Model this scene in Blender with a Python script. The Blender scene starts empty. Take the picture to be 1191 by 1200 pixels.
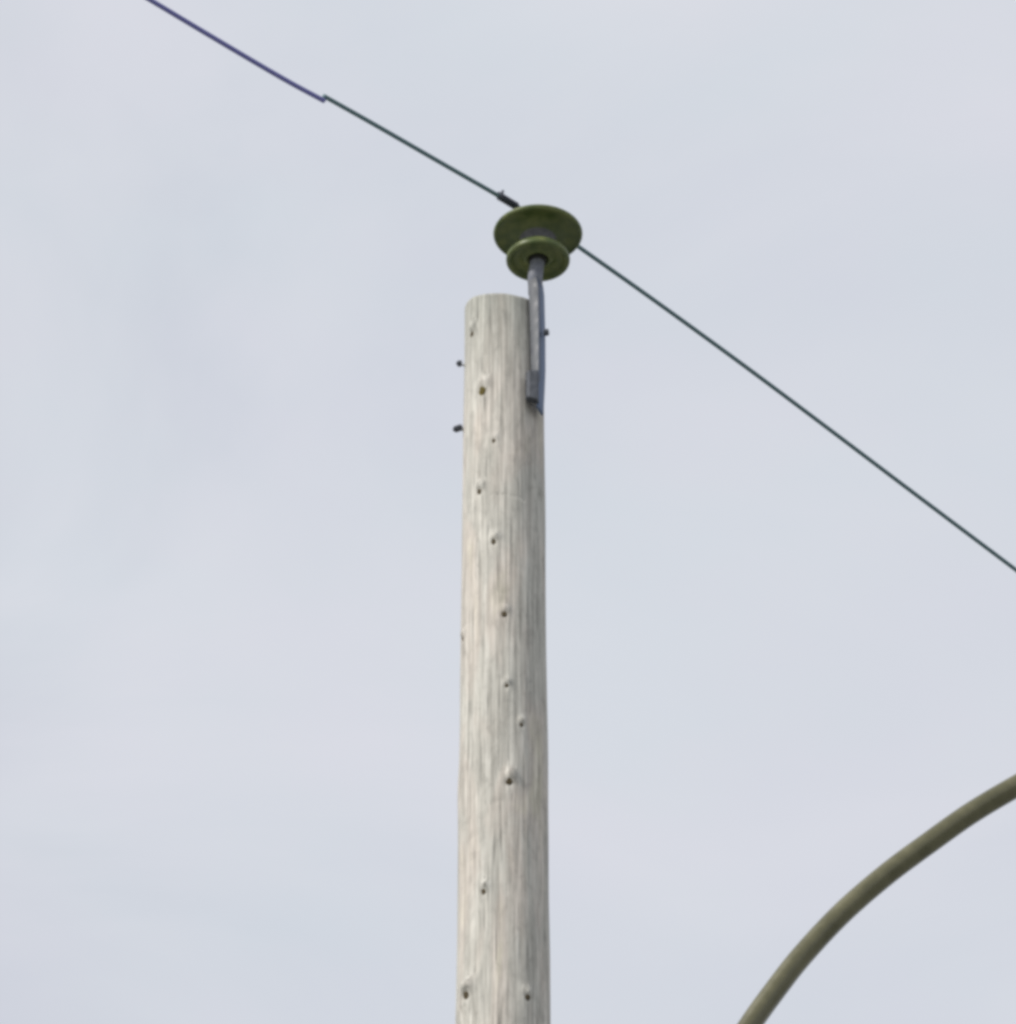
import bpy, bmesh, math, random
from mathutils import Vector, Matrix, noise
random.seed(7)
R = math.radians
scene = bpy.context.scene
COL = scene.collection

# ------------------------------------------------------------------ camera
PITCH = 37.33
F_PX = 7000.0                      # focal length in photo pixels (photo 1191 x 1200)
CAM = Vector((0, 0, 2.5))
cam_data = bpy.data.cameras.new('camera')
cam_data.sensor_fit = 'VERTICAL'
cam_data.sensor_height = 24.0
cam_data.lens = 24.0 * F_PX / 1200.0
cam_data.clip_start = 0.1
cam_data.clip_end = 5000
cam = bpy.data.objects.new('camera', cam_data)
COL.objects.link(cam)
cam.location = CAM
cam.rotation_euler = (R(90 + PITCH), 0, 0)
scene.camera = cam
FWD = Vector((0, math.cos(R(PITCH)), math.sin(R(PITCH))))
UPV = Vector((0, -math.sin(R(PITCH)), math.cos(R(PITCH))))
def ray(px, py):
    return (FWD * F_PX + Vector((1, 0, 0)) * (px - 595.5) + UPV * (600 - py)).normalized()
def on_plane(px, py, p0, n):
    d = ray(px, py)
    return CAM + d * ((p0 - CAM).dot(n) / d.dot(n))
def at_dist(px, py, Y):            # point on the sight line at horizontal distance Y
    d = ray(px, py)
    return CAM + d * (Y / d.y)

# ------------------------------------------------------------------ light
SUN_AZ, SUN_EL = 55.0, 36.0        # azimuth left of the line from pole to camera
sdir = Vector((-math.sin(R(SUN_AZ)) * math.cos(R(SUN_EL)), -math.cos(R(SUN_AZ)) * math.cos(R(SUN_EL)), math.sin(R(SUN_EL))))
ld = bpy.data.lights.new('sun', 'SUN')
ld.energy = 3.3
ld.angle = R(6)                   # softened by the thin cloud
ld.color = (1.0, 0.965, 0.91)
sun = bpy.data.objects.new('sun', ld)
COL.objects.link(sun)
sun.rotation_euler = sdir.to_track_quat('Z', 'Y').to_euler()
sun.location = (-8, -4, 20)

world = bpy.data.worlds.new('World')
scene.world = world
world.use_nodes = True
nt = world.node_tree
nt.nodes.clear()
def N(tree, typ, **kw):
    n = tree.nodes.new(typ)
    for k, v in kw.items():
        if k == 'ins':
            for a, b in v.items():
                n.inputs[a].default_value = b
        else:
            setattr(n, k, v)
    return n
def ramp(tree, stops, interp='LINEAR'):
    r = tree.nodes.new('ShaderNodeValToRGB')
    r.color_ramp.interpolation = interp
    els = r.color_ramp.elements
    while len(els) > 1: els.remove(els[-1])
    for i, (p, c) in enumerate(stops):
        e = els[0] if i == 0 else els.new(p)
        e.position = p
        e.color = (c[0], c[1], c[2], 1) if hasattr(c, '__len__') else (c, c, c, 1)
    return r
L = nt.links.new
sky = N(nt, 'ShaderNodeTexSky', sky_type='NISHITA', sun_disc=False, sun_elevation=R(SUN_EL), sun_rotation=R(180 + SUN_AZ), dust_density=2.0)
geo = N(nt, 'ShaderNodeTexCoord')
mp = N(nt, 'ShaderNodeMapping')
mp.inputs['Rotation'].default_value = (0.3, 0.25, 0.4)
mp.inputs['Scale'].default_value = (1.0, 1.0, 1.9)
L(geo.outputs['Generated'], mp.inputs['Vector'])
n1 = N(nt, 'ShaderNodeTexNoise', ins={'Scale': 7.0, 'Detail': 5.0, 'Roughness': 0.52, 'Distortion': 0.7})
L(mp.outputs[0], n1.inputs['Vector'])
n2 = N(nt, 'ShaderNodeTexNoise', ins={'Scale': 17.0, 'Detail': 3.0, 'Roughness': 0.5})
L(mp.outputs[0], n2.inputs['Vector'])
# thin bright veil of cloud; radiances are divided by the background strength 0.1
bright = ramp(nt, [(0.30, (6.62, 6.98, 7.68)), (0.5, (7.0, 7.28, 7.9)), (0.72, (7.38, 7.54, 8.13))])
L(n1.outputs['Fac'], bright.inputs[0])
tint = ramp(nt, [(0.35, (0.988, 1.002, 1.0)), (0.5, (1, 1, 1)), (0.65, (1.006, 0.995, 1.003))])
L(n2.outputs['Fac'], tint.inputs[0])
mul = N(nt, 'ShaderNodeMix', data_type='RGBA', blend_type='MULTIPLY', ins={0: 1.0})
L(bright.outputs[0], mul.inputs[6]); L(tint.outputs[0], mul.inputs[7])
mixs = N(nt, 'ShaderNodeMix', data_type='RGBA', ins={0: 0.93})
# the veil thins a little towards the left
sx = N(nt, 'ShaderNodeSeparateXYZ'); L(geo.outputs['Generated'], sx.inputs[0])
sm = N(nt, 'ShaderNodeMath', operation='MULTIPLY_ADD', ins={1: 0.16, 2: -0.08}); L(n1.outputs['Fac'], sm.inputs[0])
sa = N(nt, 'ShaderNodeMath', operation='ADD'); L(sx.outputs['X'], sa.inputs[0]); L(sm.outputs[0], sa.inputs[1])
th_ = N(nt, 'ShaderNodeMapRange', interpolation_type='SMOOTHSTEP', ins={'From Min': -0.12, 'From Max': -0.035, 'To Min': 0.84, 'To Max': 0.94})
L(sa.outputs[0], th_.inputs['Value']); L(th_.outputs[0], mixs.inputs[0])
L(sky.outputs[0], mixs.inputs[6]); L(mul.outputs[2], mixs.inputs[7])
bg = N(nt, 'ShaderNodeBackground', ins={'Strength': 0.1})
L(mixs.outputs[2], bg.inputs['Color'])
out = N(nt, 'ShaderNodeOutputWorld')
L(bg.outputs[0], out.inputs['Surface'])

scene.view_settings.view_transform = 'Standard'
scene.view_settings.look = 'None'
scene.view_settings.exposure = 0
scene.view_settings.gamma = 1
scene.view_settings.use_curve_mapping = False
scene.render.engine = 'CYCLES'
scene.cycles.pixel_filter_type = 'BLACKMAN_HARRIS'
scene.cycles.filter_width = 3.8

# ------------------------------------------------------------------ materials
def material(name):
    m = bpy.data.materials.new(name)
    m.use_nodes = True
    t = m.node_tree
    return m, t, t.nodes['Principled BSDF'], t.links.new

def wood_material():
    m, t, b, l = material('weathered_wood')
    tc = N(t, 'ShaderNodeTexCoord')
    def stretched(sx, sz, detail, rough, dist=0.0):
        mpn = N(t, 'ShaderNodeMapping'); mpn.inputs['Scale'].default_value = (sx, sx, sz)
        l(tc.outputs['Object'], mpn.inputs['Vector'])
        n = N(t, 'ShaderNodeTexNoise', ins={'Scale': 1.0, 'Detail': detail, 'Roughness': rough, 'Distortion': dist})
        l(mpn.outputs[0], n.inputs['Vector'])
        return n
    fine = stretched(210, 5.0, 3, 0.6, 0.3)
    med = stretched(140, 5.0, 4, 0.6, 0.3)
    big = stretched(11, 2.6, 4, 0.55, 0.8)
    crack = stretched(260, 4.5, 2, 0.5, 0.15)
    tonal = stretched(45, 22.0, 6, 0.7, 0.6)
    c1 = ramp(t, [(0.30, (0.385, 0.366, 0.33)), (0.5, (0.505, 0.482, 0.436)), (0.68, (0.615, 0.59, 0.54))])
    l(med.outputs['Fac'], c1.inputs[0])
    c2 = ramp(t, [(0.32, 0.76), (0.5, 0.98), (0.66, 1.13)])
    l(fine.outputs['Fac'], c2.inputs[0])
    mu = N(t, 'ShaderNodeMix', data_type='RGBA', blend_type='MULTIPLY', ins={0: 1.0})
    l(c1.outputs[0], mu.inputs[6]); l(c2.outputs[0], mu.inputs[7])
    c3 = ramp(t, [(0.30, (0.89, 0.91, 0.905)), (0.47, (0.97, 0.98, 0.975)), (0.6, (1.04, 1.0, 0.985)), (0.72, (1.08, 1.06, 0.97))])
    l(big.outputs['Fac'], c3.inputs[0])
    mu2 = N(t, 'ShaderNodeMix', data_type='RGBA', blend_type='MULTIPLY', ins={0: 1.0})
    l(mu.outputs[2], mu2.inputs[6]); l(c3.outputs[0], mu2.inputs[7])
    c4 = ramp(t, [(0.33, 0.80), (0.48, 0.99), (0.65, 1.07)])
    l(tonal.outputs['Fac'], c4.inputs[0])
    mu2b = N(t, 'ShaderNodeMix', data_type='RGBA', blend_type='MULTIPLY', ins={0: 1.0})
    l(mu2.outputs[2], mu2b.inputs[6]); l(c4.outputs[0], mu2b.inputs[7])
    ck = ramp(t, [(0.30, 0.50), (0.38, 1.0)])
    l(crack.outputs['Fac'], ck.inputs[0])
    mu3 = N(t, 'ShaderNodeMix', data_type='RGBA', blend_type='MULTIPLY', ins={0: 1.0})
    l(mu2b.outputs[2], mu3.inputs[6]); l(ck.outputs[0], mu3.inputs[7])
    # grey-green weathering of the topmost half metre, patchy
    sep = N(t, 'ShaderNodeSeparateXYZ'); l(tc.outputs['Object'], sep.inputs[0])
    ad = N(t, 'ShaderNodeMath', operation='MULTIPLY_ADD', ins={1: 0.55, 2: 0.0})
    l(big.outputs['Fac'], ad.inputs[0])
    s2 = N(t, 'ShaderNodeMath', operation='ADD'); l(sep.outputs['Z'], s2.inputs[0]); l(ad.outputs[0], s2.inputs[1])
    mr = N(t, 'ShaderNodeMapRange', ins={'From Min': POLE_TOP + 0.02, 'From Max': POLE_TOP + 0.28, 'To Min': 0.0, 'To Max': 0.75})
    l(s2.outputs[0], mr.inputs['Value'])
    mx = N(t, 'ShaderNodeMix', data_type='RGBA', blend_type='MULTIPLY', ins={7: (0.66, 0.70, 0.69, 1)})
    l(mr.outputs[0], mx.inputs[0]); l(mu3.outputs[2], mx.inputs[6])
    l(mx.outputs[2], b.inputs['Base Color'])
    b.inputs['Roughness'].default_value = 0.85
    b.inputs['Specular IOR Level'].default_value = 0.25
    h = N(t, 'ShaderNodeMath', operation='ADD'); l(fine.outputs['Fac'], h.inputs[0]); l(ck.outputs[0], h.inputs[1])
    bp = N(t, 'ShaderNodeBump', ins={'Strength': 0.55, 'Distance': 0.0025})
    l(h.outputs[0], bp.inputs['Height']); l(bp.outputs[0], b.inputs['Normal'])
    return m

def simple(name, c0, c1, scale, rough, metal=0.0, bump=0.2, dist=0.001, coat=0.0, spec=0.5):
    m, t, b, l = material(name)
    tc = N(t, 'ShaderNodeTexCoord')
    n = N(t, 'ShaderNodeTexNoise', ins={'Scale': scale, 'Detail': 5.0, 'Roughness': 0.6})
    l(tc.outputs['Object'], n.inputs['Vector'])
    c = ramp(t, [(0.35, c0), (0.65, c1)])
    l(n.outputs['Fac'], c.inputs[0]); l(c.outputs[0], b.inputs['Base Color'])
    rr = ramp(t, [(0.3, max(0, rough - 0.1)), (0.7, min(1, rough + 0.12))])
    l(n.outputs['Fac'], rr.inputs[0]); l(rr.outputs[0], b.inputs['Roughness'])
    b.inputs['Metallic'].default_value = metal
    b.inputs['Coat Weight'].default_value = coat
    b.inputs['Specular IOR Level'].default_value = spec
    n2_ = N(t, 'ShaderNodeTexNoise', ins={'Scale': scale * 4, 'Detail': 3.0})
    l(tc.outputs['Object'], n2_.inputs['Vector'])
    bp = N(t, 'ShaderNodeBump', ins={'Strength': bump, 'Distance': dist})
    l(n2_.outputs['Fac'], bp.inputs['Height']); l(bp.outputs[0], b.inputs['Normal'])
    return m

# ------------------------------------------------------------------ mesh helpers
def link(name, bm, mat, parent=None, smooth=True, loc=None):
    me = bpy.data.meshes.new(name)
    bmesh.ops.recalc_face_normals(bm, faces=bm.faces)
    bm.to_mesh(me); bm.free()
    me.materials.append(mat)
    if smooth:
        me.polygons.foreach_set('use_smooth', [True] * len(me.polygons))
    o = bpy.data.objects.new(name, me)
    COL.objects.link(o)
    if parent: o.parent = parent
    if loc is not None: o.location = loc
    return o
def thing(name, label, cat, loc=(0, 0, 0)):
    o = bpy.data.objects.new(name, None)
    COL.objects.link(o)
    o.location = loc
    o['label'] = label; o['category'] = cat
    return o
def tube(bm, pts, rad, seg=16, cap=True, wob=0.0):
    """sweep a circle along pts; rad a number or list"""
    pts = [Vector(p) for p in pts]
    rings = []
    ref = None
    for i, p in enumerate(pts):
        a = pts[max(i - 1, 0)]; b = pts[min(i + 1, len(pts) - 1)]
        d = (b - a).normalized()
        if ref is None:
            ref = Vector((0, 0, 1)) if abs(d.z) < 0.9 else Vector((1, 0, 0))
        u = (ref - d * ref.dot(d)).normalized()
        ref = u
        v = d.cross(u)
        r = rad[i] if hasattr(rad, '__len__') else rad
        rings.append([bm.verts.new(p + (u * math.cos(2 * math.pi * k / seg) + v * math.sin(2 * math.pi * k / seg)) *
                                   (r * (1 + wob * noise.noise(p * 9 + Vector((k, 0, 0)))))) for k in range(seg)])
    for a, b in zip(rings, rings[1:]):
        for k in range(seg):
            bm.faces.new((a[k], a[(k + 1) % seg], b[(k + 1) % seg], b[k]))
    if cap:
        bm.faces.new(rings[0][::-1]); bm.faces.new(rings[-1])
def lathe(bm, prof, seg=96, origin=(0, 0, 0)):
    o = Vector(origin)
    rings = []
    for r, z in prof:
        if r < 1e-6:
            rings.append([bm.verts.new(o + Vector((0, 0, z)))] * seg)
        else:
            rings.append([bm.verts.new(o + Vector((r * math.cos(2 * math.pi * k / seg), r * math.sin(2 * math.pi * k / seg), z))) for k in range(seg)])
    for a, b in zip(rings, rings[1:]):
        for k in range(seg):
            f = []
            for v in (a[k], a[(k + 1) % seg], b[(k + 1) % seg], b[k]):
                if v not in f: f.append(v)
            if len(f) > 2: bm.faces.new(f)
def smooth_profile(pts, n=6):
    """Catmull-Rom through the 2-D profile points"""
    P = [pts[0]] + list(pts) + [pts[-1]]
    outp = []
    for i in range(1, len(P) - 2):
        for k in range(n):
            t = k / n
            q = []
            for c in (0, 1):
                a, b, c_, d = P[i - 1][c], P[i][c], P[i + 1][c], P[i + 2][c]
                q.append(0.5 * (2 * b + (c_ - a) * t + (2 * a - 5 * b + 4 * c_ - d) * t * t + (3 * b - a - 3 * c_ + d) * t ** 3))
            outp.append((max(q[0], 0), q[1]))
    outp.append(pts[-1])
    return outp
def spline3(pts, n=12):
    P = [pts[0] * 2 - pts[1]] + list(pts) + [pts[-1] * 2 - pts[-2]]
    o = []
    for i in range(1, len(P) - 2):
        a, b, c, d = P[i - 1], P[i], P[i + 1], P[i + 2]
        for k in range(n):
            t = k / n
            o.append(0.5 * (2 * b + (c - a) * t + (2 * a - 5 * b + 4 * c - d) * t * t + (3 * b - a - 3 * c + d) * t ** 3))
    o.append(pts[-1])
    return o
def prism(bm, outline, z0, z1, bev=0.0, M=None):
    """extrude a 2-D outline (x, y) from z0 to z1"""
    lo = [bm.verts.new(Vector((x, y, z0))) for x, y in outline]
    hi = [bm.verts.new(Vector((x, y, z1))) for x, y in outline]
    n = len(outline)
    fs = [bm.faces.new(lo[::-1]), bm.faces.new(hi)]
    for k in range(n):
        fs.append(bm.faces.new((lo[k], lo[(k + 1) % n], hi[(k + 1) % n], hi[k])))
    if bev:
        es = list({e for f in fs for e in f.edges})
        g = bmesh.ops.bevel(bm, geom=es, offset=bev, segments=2, affect='EDGES', profile=0.5)
    if M is not None:
        vs = list({v for v in bm.verts if v.is_valid}) if len(bm.verts) else []
        for v in vs: v.co = M @ v.co

# ------------------------------------------------------------------ layout constants
POLE_Y = 10.72
axis_top = at_dist(590.5, 341, POLE_Y - 0.09)
POLE_X = axis_top.x
POLE_TOP = axis_top.z              # height of the near rim of the cut top

# ------------------------------------------------------------------ ground (far below the frame; it bounces the daylight up)
gm = simple('pale_gravel', (0.185, 0.19, 0.175), (0.275, 0.28, 0.265), 0.8, 0.95, bump=0.6, dist=0.03)
bm = bmesh.new()
bmesh.ops.create_grid(bm, x_segments=8, y_segments=8, size=1500)
g = link('ground', bm, gm, smooth=False)
g['kind'] = 'structure'

# ------------------------------------------------------------------ the wooden pole
wood = wood_material()
POLE_R_TOP = 0.0905
def pole_radius(z):                # 90 px wide at the top, 107 px at the foot of the frame
    return POLE_R_TOP + 0.0052 * (POLE_TOP - z)
def on_pole(px, py):
    """angle and height of the pole surface seen at a photo pixel"""
    d = ray(px, py)
    ox, oy = CAM.x - POLE_X, CAM.y - POLE_Y
    z = POLE_TOP - 1
    for _ in range(6):
        r = pole_radius(z)
        a = d.x ** 2 + d.y ** 2; b = 2 * (ox * d.x + oy * d.y); c = ox * ox + oy * oy - r * r
        disc = b * b - 4 * a * c
        t = (-b - math.sqrt(max(disc, 0))) / (2 * a)
        p = CAM + d * t
        z = p.z
    return math.atan2(p.y - POLE_Y, p.x - POLE_X), z
# px, py, size of the knot (m), height of its collar (m), stub length
KNOTS = [(554, 392, .0085, .0060, .006), (566, 457, .0122, .0062, .008), (579, 516, .0060, .0030, .004), (562, 575, .0085, .0060, .006),
         (579, 634, .0080, .0058, .006), (591, 719, .0085, .0050, .006), (594, 803, .0060, .0040, .004), (611, 849, .0060, .0045, .005),
         (597, 915, .0105, .0060, .006), (567, 1044, .0080, .0055, .006), (548, 1165, .0117, .0125, .011), (618, 1168, .0080, .0045, .006),
         (543.5, 748, .0070, .0060, .004)]
kn = []
for px, py, s, h, sl in KNOTS:
    th, z = on_pole(px, py)
    kn.append((th, z, s, h, sl))
th_r, z_r = on_pole(634, 575)
th_s, z_s = on_pole(596, 580)
extra = [(th_r, z_r, .022, .0045), (on_pole(541, 1178)[0], on_pole(541, 1178)[1], .03, .004), (on_pole(540, 905)[0], on_pole(560, 905)[1], .05, .002)]
def wrap(a): return (a + math.pi) % (2 * math.pi) - math.pi
def pole_point(th, z, base=None):
    r = pole_radius(z)
    r += 0.0022 * noise.noise(Vector((math.cos(th) * 1.2, math.sin(th) * 1.2, z * 2.1)))
    r += 0.0010 * noise.noise(Vector((math.cos(th) * 3.5, math.sin(th) * 3.5, z * 5.0)))
    r += 0.0006 * noise.noise(Vector((math.cos(th) * 22, math.sin(th) * 22, z * 3.0)))
    for (t0, z0, s, h, sl) in kn:
        dz = z - z0
        if abs(dz) > 0.14: continue
        dt = wrap(th - t0) * r
        if abs(dt) > 0.08: continue
        # collar swells mostly above the knot, the knot itself sits in a small pit
        r += 1.25 * h * math.exp(-((dt - 0.3 * s) / (1.4 * s)) ** 2 - ((dz - 1.5 * s) / (1.8 * s)) ** 2)
        r += 0.35 * h * math.exp(-(dt / (2.2 * s)) ** 2 - ((dz + 1.0 * s) / (3.2 * s)) ** 2)
        r -= 0.9 * h * math.exp(-(dt / (0.75 * s)) ** 2 - ((dz + 0.35 * s) / (0.95 * s)) ** 2)
    ds = abs(z - z_s + 0.16 * wrap(th - th_s) * r)
    if ds < 0.008 and abs(wrap(th - th_s)) < 0.42:
        r -= 0.0016 * math.exp(-(ds / 0.0028) ** 2)      # a faint score across the grain
    for (t0, z0, s, h) in extra:
        dz = z - z0; dt = wrap(th - t0) * r
        if abs(dz) < 4 * s: r += h * math.exp(-(dt / s) ** 2 - (dz / s) ** 2)
    return r
pole = thing('utility_pole', 'weathered pale grey wooden utility pole with small dark knots', 'pole', (POLE_X, POLE_Y, 0))
# object coordinates of the body keep the real heights so the grain and weathering sit where they should
SEG = 240
zs = [0.0]
z = 0.0
zvis = POLE_TOP - 2.7
while z < zvis - 0.2:
    z += 0.15; zs.append(z)
while z < POLE_TOP - 0.001:
    z += 0.0045; zs.append(min(z, POLE_TOP))
bm = bmesh.new()
rings = []
def cut(th):                       # the saw cut is a little out of square: higher towards the left
    return -0.008 * math.cos(th) + 0.028 * (1 + math.sin(th)) + 0.0025 * noise.noise(Vector((math.cos(th) * 2.5, math.sin(th) * 2.5, 3.1)))
for z in zs:
    ring = []
    blend = max(0.0, min(1.0, (z - (POLE_TOP - 0.25)) / 0.25)) ** 1.5
    for k in range(SEG):
        th = 2 * math.pi * k / SEG
        r = pole_point(th, z)
        zz = z + cut(th) * blend
        e = POLE_TOP - z
        if e < 0.012: r -= 0.010 * (1 - e / 0.012) ** 2
        ring.append(bm.verts.new((r * math.cos(th), r * math.sin(th), zz)))
    rings.append(ring)
for a, b in zip(rings, rings[1:]):
    for k in range(SEG):
        bm.faces.new((a[k], a[(k + 1) % SEG], b[(k + 1) % SEG], b[k]))
# end grain: concentric rings closing the top
prev = rings[-1]
for f in (0.86, 0.6, 0.3):
    ring = []
    for k in range(SEG):
        c = prev[k].co if f == 0.86 else rings[-1][k].co
        q = rings[-1][k].co
        ring.append(bm.verts.new((q.x * f, q.y * f, POLE_TOP + (q.z - POLE_TOP) * f + 0.002)))
    for k in range(SEG):
        bm.faces.new((prev[k], prev[(k + 1) % SEG], ring[(k + 1) % SEG], ring[k]))
    prev = ring
bm.faces.new(prev)
body = link('shaft', bm, wood, pole)

# knots: little weathered branch stubs standing in their collars
knot_mat = simple('dark_knot_wood', (0.045, 0.036, 0.022), (0.14, 0.11, 0.065), 160, 0.9, bump=0.7, dist=0.002, spec=0.2)
ochre_mat = simple('ochre_knot_wood', (0.07, 0.055, 0.012), (0.20, 0.16, 0.06), 160, 0.9, bump=0.7, dist=0.002, spec=0.2)
for (th, z, s, h, sl) in kn:
    r0 = pole_point(th, z - 0.35 * s)
    bm = bmesh.new()
    nseg = 14
    prof = [(1.0, -0.006), (0.95, -0.001), (0.80, 0.35 * sl), (0.55, 0.62 * sl), (0.25, 0.55 * sl)]
    rg = []
    rx = random.random() * 9
    for fr, hh in prof:
        rg.append([])
        for k in range(nseg):
            a = 2 * math.pi * k / nseg
            w = 1 + 0.35 * noise.noise(Vector((math.cos(a) * 1.4, math.sin(a) * 1.4, rx + fr)))
            q = fr * s * 1.08 * w
            rg[-1].append(bm.verts.new((q * math.cos(a) * 0.85, q * math.sin(a) * 1.15, hh + 0.0012 * noise.noise(Vector((a, rx, fr * 5))))))
    for a, b in zip(rg, rg[1:]):
        for k in range(nseg):
            bm.faces.new((a[k], a[(k + 1) % nseg], b[(k + 1) % nseg], b[k]))
    bm.faces.new(rg[-1])
    nrm = Vector((math.cos(th), math.sin(th), -0.25)).normalized()
    M = nrm.to_track_quat('Z', 'Y').to_matrix().to_4x4()
    for v in bm.verts: v.co = M @ v.co
    link('knot', bm, ochre_mat if s > 0.0118 else knot_mat, pole, loc=(r0 * math.cos(th), r0 * math.sin(th), z - 0.35 * s))

# through bolts sticking out of the sunny side
galv = simple('galvanised_steel', (0.62, 0.64, 0.66), (0.74, 0.75, 0.76), 60, 0.5, metal=0.0, bump=0.2)
dark_steel = simple('dark_weathered_steel', (0.045, 0.050, 0.060), (0.09, 0.098, 0.115), 90, 0.6, metal=0.3, bump=0.5, dist=0.001)
def bolt(px, py, nut_w, nut_l, tilt):
    c = at_dist(px, py, POLE_Y - 0.01)
    c = Vector((c.x - POLE_X, -0.01, c.z))
    r = pole_radius(c.z)
    e = thing_child = bpy.data.objects.new('bolt', None)
    bmb = bmesh.new()
    start = Vector((-r + 0.012, 0.0, c.z - 0.004 + tilt * 0.0))
    tube(bmb, [start, Vector((c.x, c.y, c.z))], 0.0026, 12)
    b = link('bolt', bmb, galv, pole)
    bmb = bmesh.new()
    d = Vector((-1, -0.15, tilt)).normalized()
    M = Matrix.Translation(c) @ d.to_track_quat('Z', 'Y').to_matrix().to_4x4()
    hexo = [(nut_w * math.cos(k * math.pi / 3), nut_w * math.sin(k * math.pi / 3)) for k in range(6)]
    prism(bmb, hexo, -nut_l / 2, nut_l / 2, 0.001, M)
    tube(bmb, [c + d * nut_l * 0.4, c + d * (nut_l * 0.5 + 0.003)], nut_w * 0.5, 10)
    link('nut', bmb, dark_steel, b, smooth=False)
bolt(538.8, 426, 0.0078, 0.009, 0.10)
bolt(537.0, 502, 0.0080, 0.018, -0.55)

# ------------------------------------------------------------------ pole-top bracket carrying the insulator
INS_Y = POLE_Y - 0.074
ins_up = at_dist(630.3, 273.5, INS_Y)       # centre of the upper rim
ins_lo = at_dist(630.9, 304.0, INS_Y)       # centre of the lower rim
IX = (ins_up.x + ins_lo.x) / 2
ZU, ZL = ins_up.z, ins_lo.z
br = thing('pole_top_bracket', 'narrow blue grey steel bracket bolted to the right side of the pole top', 'bracket', (IX, INS_Y, 0))
br_mat = simple('blue_grey_steel_shaded', (0.065, 0.105, 0.195), (0.105, 0.145, 0.235), 45, 0.5, bump=0.35, dist=0.001)  # blue-grey steel, with the shaded leaf's blue put into the colour
br_face = simple('grey_steel_sunlit', (0.06, 0.066, 0.082), (0.10, 0.108, 0.12), 45, 0.55, bump=0.3)  # sunlit leaf of the same bar, given its own grey
pin_mat = simple('pin_steel', (0.13, 0.14, 0.18), (0.24, 0.25, 0.28), 60, 0.55, metal=0.0, bump=0.3)
def loc_at(px, py, Y=INS_Y):
    p = at_dist(px, py, Y)
    return Vector((p.x - IX, Y - INS_Y, p.z))
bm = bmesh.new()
tube(bm, [Vector((0, 0, ZL + 0.036)), Vector((0, 0, ZL - 0.002)), Vector((-0.0005, 0, ZL - 0.010))], [0.0178, 0.0205, 0.0190], 32)  # added sleeve; its near-black colour paints the shade inside the recess
link('recess_shade', bm, simple('recess_shade_dark', (0.012, 0.013, 0.010), (0.03, 0.032, 0.024), 60, 0.8, bump=0.4), br)
# round pin from inside the insulator down to where the bar begins
p_top = Vector((0, 0, ZL + 0.035))
p_mid = loc_at(627.4, 325)
bm = bmesh.new()
tube(bm, [p_top, Vector((-0.001, 0, ZL + 0.0)), p_mid, loc_at(627.6, 340) + Vector((0, 0.016, 0))], [0.0155, 0.0165, 0.0172, 0.0165], 32)
link('pin', bm, pin_mat, br)
# bar: two leaves of an angle iron, the left one catching the sun, the right one turned away from it
def leaf(name, secs, mat):
    """secs: (centre Vector, half vector across, thickness vector)"""
    bm = bmesh.new()
    rg = []
    for c, hv, tv in secs:
        rg.append([bm.verts.new(c - hv), bm.verts.new(c + hv), bm.verts.new(c + hv + tv), bm.verts.new(c - hv + tv)])
    for a, b in zip(rg, rg[1:]):
        for k in range(4): bm.faces.new((a[k], a[(k + 1) % 4], b[(k + 1) % 4], b[k]))
    bm.faces.new(rg[0][::-1]); bm.faces.new(rg[-1])
    es = [e for e in bm.edges]
    bmesh.ops.bevel(bm, geom=es, offset=0.0012, segments=2, affect='EDGES', profile=0.5)
    return link(name, bm, mat, br)
FY = INS_Y - 0.030
def edge(px, py, Y): return loc_at(px, py, Y)
rows = [(329, 618.0, 629.0, 636.5), (341, 619.5, 631.0, 638.0), (385, 621.0, 631.5, 639.2), (430, 622.0, 631.5, 639.4), (452, 623.0, 631.0, 638.5), (470, 626.0, 630.8, 637.6), (481, 628.5, 630.5, 636.8)]
secL, secR = [], []
for (y, xl, xm, xr) in rows:
    A = edge(xl, y, INS_Y - 0.004); B = edge(xm, y, INS_Y - 0.020); C_ = edge(xr, y, INS_Y + 0.012)
    A.z = B.z = C_.z = (A.z + B.z + C_.z) / 3
    secL.append(((A + B) / 2, (B - A) / 2, Vector((0.0045, 0.006, 0))))
    secR.append(((B + C_) / 2 + Vector((0.0006, 0, 0)), (C_ - B) / 2, Vector((-0.0045, 0.005, 0))))
leaf('flange', secL[:5], br_face)
leaf('web', secR, br_mat)
# dark saddle block under the lit leaf, curved against the pole
bm = bmesh.new()
A = loc_at(616.5, 434, INS_Y - 0.032); B = loc_at(632, 435, INS_Y - 0.032)
z1 = A.z; z0 = loc_at(616, 466, INS_Y - 0.032).z
outl = [(A.x, -0.026), (A.x + 0.006, -0.034), (B.x - 0.003, -0.034), (B.x - 0.001, -0.024), (B.x - 0.001, -0.018), (A.x + 0.006, -0.014), (A.x, -0.012)]
prism(bm, outl, z0, z1, 0.0022)
for v in bm.verts:                                    # its lower edge runs down to the right
    if v.co.z < (z0 + z1) / 2:
        v.co.z -= 0.012 * (v.co.x - A.x) / (B.x - A.x) - 0.004
link('saddle', bm, dark_steel, br, smooth=False)
# bolt head on the outer edge, and one through the foot
bm = bmesh.new()
c = loc_at(640.6, 389.5, INS_Y - 0.012)
M = Matrix.Translation(c) @ Vector((1, -0.25, 0)).to_track_quat('Z', 'Y').to_matrix().to_4x4()
prism(bm, [(0.0085 * math.cos(k * math.pi / 3), 0.0085 * math.sin(k * math.pi / 3)) for k in range(6)], -0.006, 0.005, 0.0012, M)
link('bolt_head', bm, dark_steel, br, smooth=False)

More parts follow.
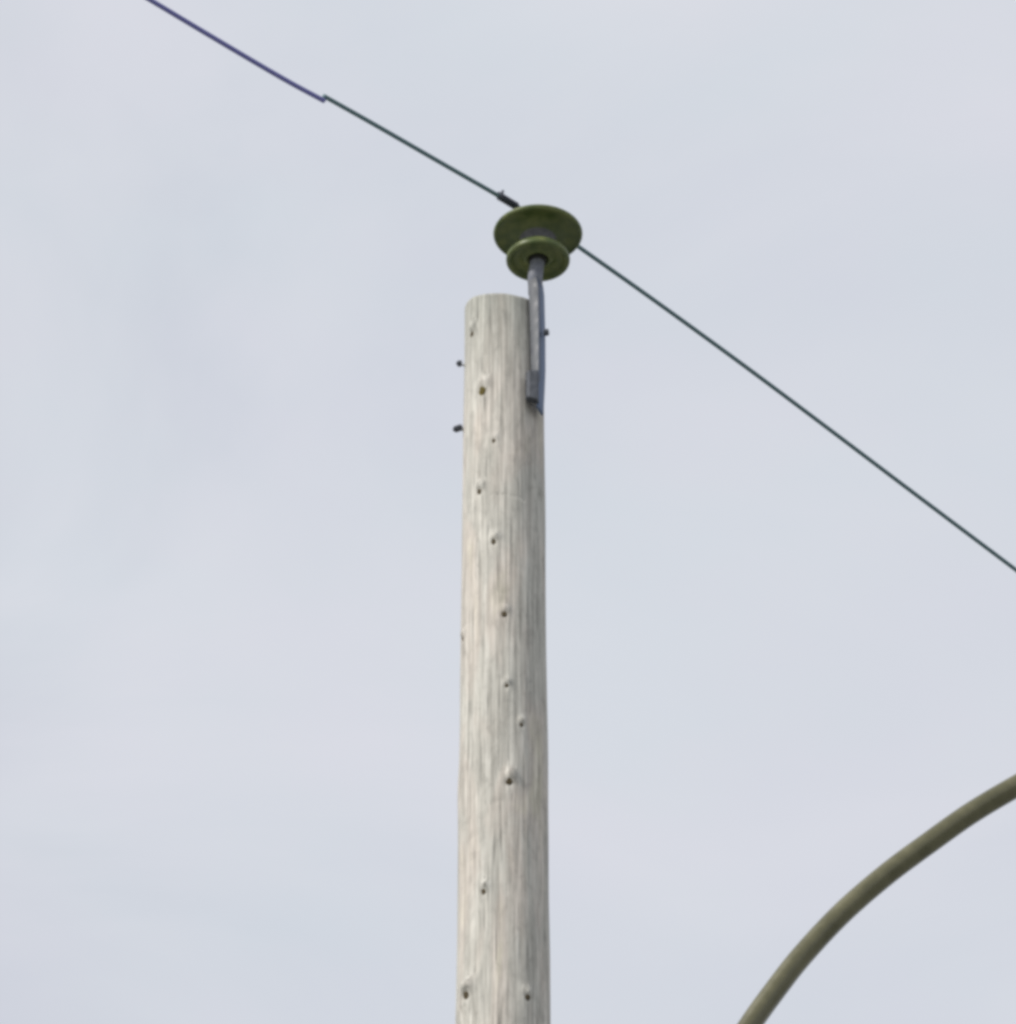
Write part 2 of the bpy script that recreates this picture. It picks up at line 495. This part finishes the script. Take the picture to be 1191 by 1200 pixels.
# ------------------------------------------------------------------ the insulator
glaze = simple('olive_green_glaze', (0.062, 0.092, 0.024), (0.145, 0.165, 0.055), 26, 0.45, bump=0.15, dist=0.001, coat=0.0, spec=0.4)
ins = thing('insulator', 'dark olive green two tier pin insulator standing above the pole top', 'insulator', (IX, INS_Y, ZL))
H = ZU - ZL
RU, RL = 0.1035, 0.0742
# upper shed: neck swelling into a wide shallow cup, underside hollow
up = smooth_profile([(0.0, H + 0.045), (0.018, H + 0.045), (0.030, H + 0.040), (0.034, H + 0.034), (0.031, H + 0.028), (0.029, H + 0.022),
                     (0.040, H + 0.016), (0.070, H + 0.010), (RU - 0.006, H + 0.004), (RU, H + 0.0), (RU - 0.001, H - 0.006), (RU - 0.006, H - 0.009),
                     (RU - 0.013, H - 0.004), (0.070, H + 0.000), (0.055, H - 0.005), (0.046, H - 0.013), (0.043, H - 0.018)], 6)
bm = bmesh.new(); lathe(bm, up, 128)
link('upper_shed', bm, glaze, ins)
neck_mat = simple('dark_cement', (0.10, 0.10, 0.11), (0.16, 0.157, 0.165), 60, 0.8, bump=0.4)
bm = bmesh.new(); lathe(bm, smooth_profile([(0.0435, H - 0.016), (0.040, H - 0.026), (0.039, H - 0.040), (0.040, H - 0.052)], 4), 96)
link('neck', bm, neck_mat, ins)
lo = smooth_profile([(0.036, H - 0.047), (0.044, H - 0.050), (0.052, 0.026), (0.062, 0.018), (RL - 0.004, 0.009), (RL - 0.001, 0.004), (RL, 0.0), (RL - 0.001, -0.006), (RL - 0.005, -0.009),
                     (RL - 0.011, -0.006), (0.056, 0.004), (0.045, 0.006), (0.038, 0.002), (0.030, -0.003), (0.025, -0.002), (0.021, 0.004), (0.0195, 0.014), (0.019, 0.045), (0.0, 0.045)], 6)
bm = bmesh.new(); lathe(bm, lo, 128)
link('lower_shed', bm, glaze, ins)

# ------------------------------------------------------------------ the overhead wire
AZ = 45.0
wz = at_dist(630, 255.5, INS_Y)
W0 = Vector((IX, INS_Y - 0.0, wz.z))
hd = Vector((math.cos(R(AZ)), math.sin(R(AZ)), 0))
side = Vector((-hd.y, hd.x, 0))
W0 = W0 + side * 0.0355                      # lies in the side groove of the head
pn = side
def wp(px, py): return on_plane(px, py, W0, pn)
wire_mat = simple('tarnished_conductor', (0.085, 0.155, 0.17), (0.13, 0.215, 0.235), 300, 0.6, metal=0.2, bump=0.4)
wire = thing('overhead_wire', 'thin dark overhead wire running diagonally past the green insulator', 'wire', (0, 0, 0))
def extend(pts, first, n=26, step=1.5, curv=0.0018):
    """carry the wire on beyond the frame as a slack span"""
    a, b = (pts[1], pts[0]) if first else (pts[-2], pts[-1])
    d = (b - a); horiz = Vector((d.x, d.y, 0)).length
    s0 = d.z / horiz; u = Vector((d.x, d.y, 0)).normalized()
    o = [b + u * (step * k) + Vector((0, 0, s0 * step * k + curv * (step * k) ** 2)) for k in range(1, n)]
    return o
right = [wp(600, 238.5) + Vector((0, 0, 0)), wp(640, 262), wp(680, 290.5), wp(760, 347.0), wp(860, 419.5), wp(950, 486.5), wp(1070, 577), wp(1191, 668)]
mid = [wp(379.5, 112.5), wp(440, 146.5), wp(520, 192.5), wp(572, 222.3)]
run = mid + right
fine = spline3(run, 10)
fine += extend(fine, False)
WR = 0.0054
bm = bmesh.new(); tube(bm, fine, WR, 10)
link('conductor', bm, wire_mat, wire)
left = [wp(380, 118.2), wp(330, 91.0), wp(250, 44.0), wp(174, -1.5)]
lf = spline3(left, 10)
lf += extend(lf, False)
old_wire_mat = simple('violet_grey_conductor', (0.14, 0.14, 0.38), (0.19, 0.19, 0.48), 300, 0.6, metal=0.0, bump=0.4)
bm = bmesh.new(); tube(bm, lf, WR * 1.08, 10)
link('conductor', bm, old_wire_mat, wire)
# added link across a stitching jump in the wire, shaped as a lap clip
bm = bmesh.new()
dirw = (wp(390, 120) - wp(374, 111)).normalized()
cj = (wp(380.5, 115.8))
tube(bm, [cj + Vector((0, 0, 0.0085)), cj - Vector((0, 0, 0.0085))], [0.002, 0.002], 10)
link('jump_link', bm, wire_mat, wire)
# tie wire: a tight helix round the conductor, then round the insulator's head
tie_mat = simple('dark_tie_wire', (0.045, 0.048, 0.07), (0.08, 0.085, 0.11), 300, 0.6, metal=0.2, bump=0.4)
def helix(p0, p1, r, turns, rw, name='tie_wire'):
    d = (p1 - p0); ln = d.length; d.normalize()
    u = Vector((0, 0, 1)); u = (u - d * u.dot(d)).normalized(); v = d.cross(u)
    n = int(turns * 14)
    pts = [p0 + d * ln * i / n + (u * math.cos(2 * math.pi * turns * i / n) + v * math.sin(2 * math.pi * turns * i / n)) * r for i in range(n + 1)]
    return pts
bm = bmesh.new()
hp = helix(wp(584, 229), wp(606.5, 242.5), WR + 0.0022, 9, 0.0022)
tube(bm, hp, 0.0024, 8)
tube(bm, [wp(585, 230), wp(588.5, 231.5)], 0.0088, 8)
tube(bm, [wp(588, 230), wp(589.5, 223.5)], [0.004, 0.003], 8)
link('tie_wire', bm, tie_mat, wire)
bm = bmesh.new()
hd_c = Vector((IX, INS_Y, W0.z))
a0 = math.atan2(side.y, side.x)
loop = [wp(606.5, 242.5) + Vector((0, 0, 0.003))]
for k in range(0, 25):
    a = a0 + math.pi * 0.35 - (-1) * (2 * math.pi * 0.85) * k / 24
    loop.append(hd_c + Vector((math.cos(a) * 0.0335, math.sin(a) * 0.0335, 0)))
loop.append(wp(652, 270.5) + Vector((0, 0, 0.003)))
tube(bm, loop, 0.0022, 8)
hp2 = helix(wp(652, 270.5), wp(671, 284), WR + 0.0022, 7, 0.0022)
tube(bm, hp2, 0.0022, 8)
link('tie_wire', bm, tie_mat, wire)

# ------------------------------------------------------------------ the street lamp whose curved arm crosses the corner
LY = POLE_Y * 1.30
arm_mat = simple('olive_brown_painted_steel', (0.078, 0.074, 0.030), (0.125, 0.117, 0.055), 14, 0.34, bump=0.12, dist=0.001, coat=0.35)
lamp_px = [(880, 1200), (909.5, 1159), (941, 1119), (987, 1070), (1037.5, 1026), (1085, 990.5), (1138, 953), (1191, 921.5)]
lp = [at_dist(x, y, LY) for x, y in lamp_px]
AR = 0.0315
# the foot of the arm turns down into an upright post; the far end flattens towards the lamp head
lo_ext = [at_dist(x, y, LY) for x, y in [(806, 1420), (812, 1360), (826, 1300), (850, 1248)]]
post_x = lo_ext[0].x
hi_ext = [at_dist(x, y, LY) for x, y in [(1245, 893), (1300, 869), (1360, 849), (1420, 836)]]
lampE = thing('street_lamp', 'curved olive brown street lamp arm rising to the right of the wooden pole', 'street lamp', (post_x, LY, 0))
off = Vector((-post_x, -LY, 0))
path = [p + off for p in (lo_ext + lp + hi_ext)]
bm = bmesh.new(); tube(bm, spline3(path, 14), AR, 40)
link('arm', bm, arm_mat, lampE)
bm = bmesh.new()
ztop = path[0].z
tube(bm, [Vector((0, 0, 0)), Vector((0, 0, 0.9)), Vector((0, 0, 0.95)), Vector((0, 0, ztop - 0.25)), Vector((0, 0, ztop + 0.02))], [0.085, 0.085, 0.06, 0.048, 0.044], 32)
link('post', bm, arm_mat, lampE)
e = path[-1]
bm = bmesh.new()
bmesh.ops.create_uvsphere(bm, u_segments=32, v_segments=16, radius=1.0)
for v in bm.verts:
    x, y, z = v.co
    v.co = Vector((x * 0.30, y * 0.13, z * (0.075 if z > 0 else 0.02))) + e + Vector((0.26, 0, 0.01))
link('lamp_head', bm, arm_mat, lampE)
bm = bmesh.new()
bmesh.ops.create_uvsphere(bm, u_segments=32, v_segments=16, radius=1.0)
for v in bm.verts:
    x, y, z = v.co
    v.co = Vector((x * 0.2, y * 0.1, z * 0.045)) + e + Vector((0.30, 0, -0.012))
glass = simple('frosted_lens', (0.6, 0.6, 0.58), (0.7, 0.7, 0.68), 20, 0.2)
link('lens', bm, glass, lampE)
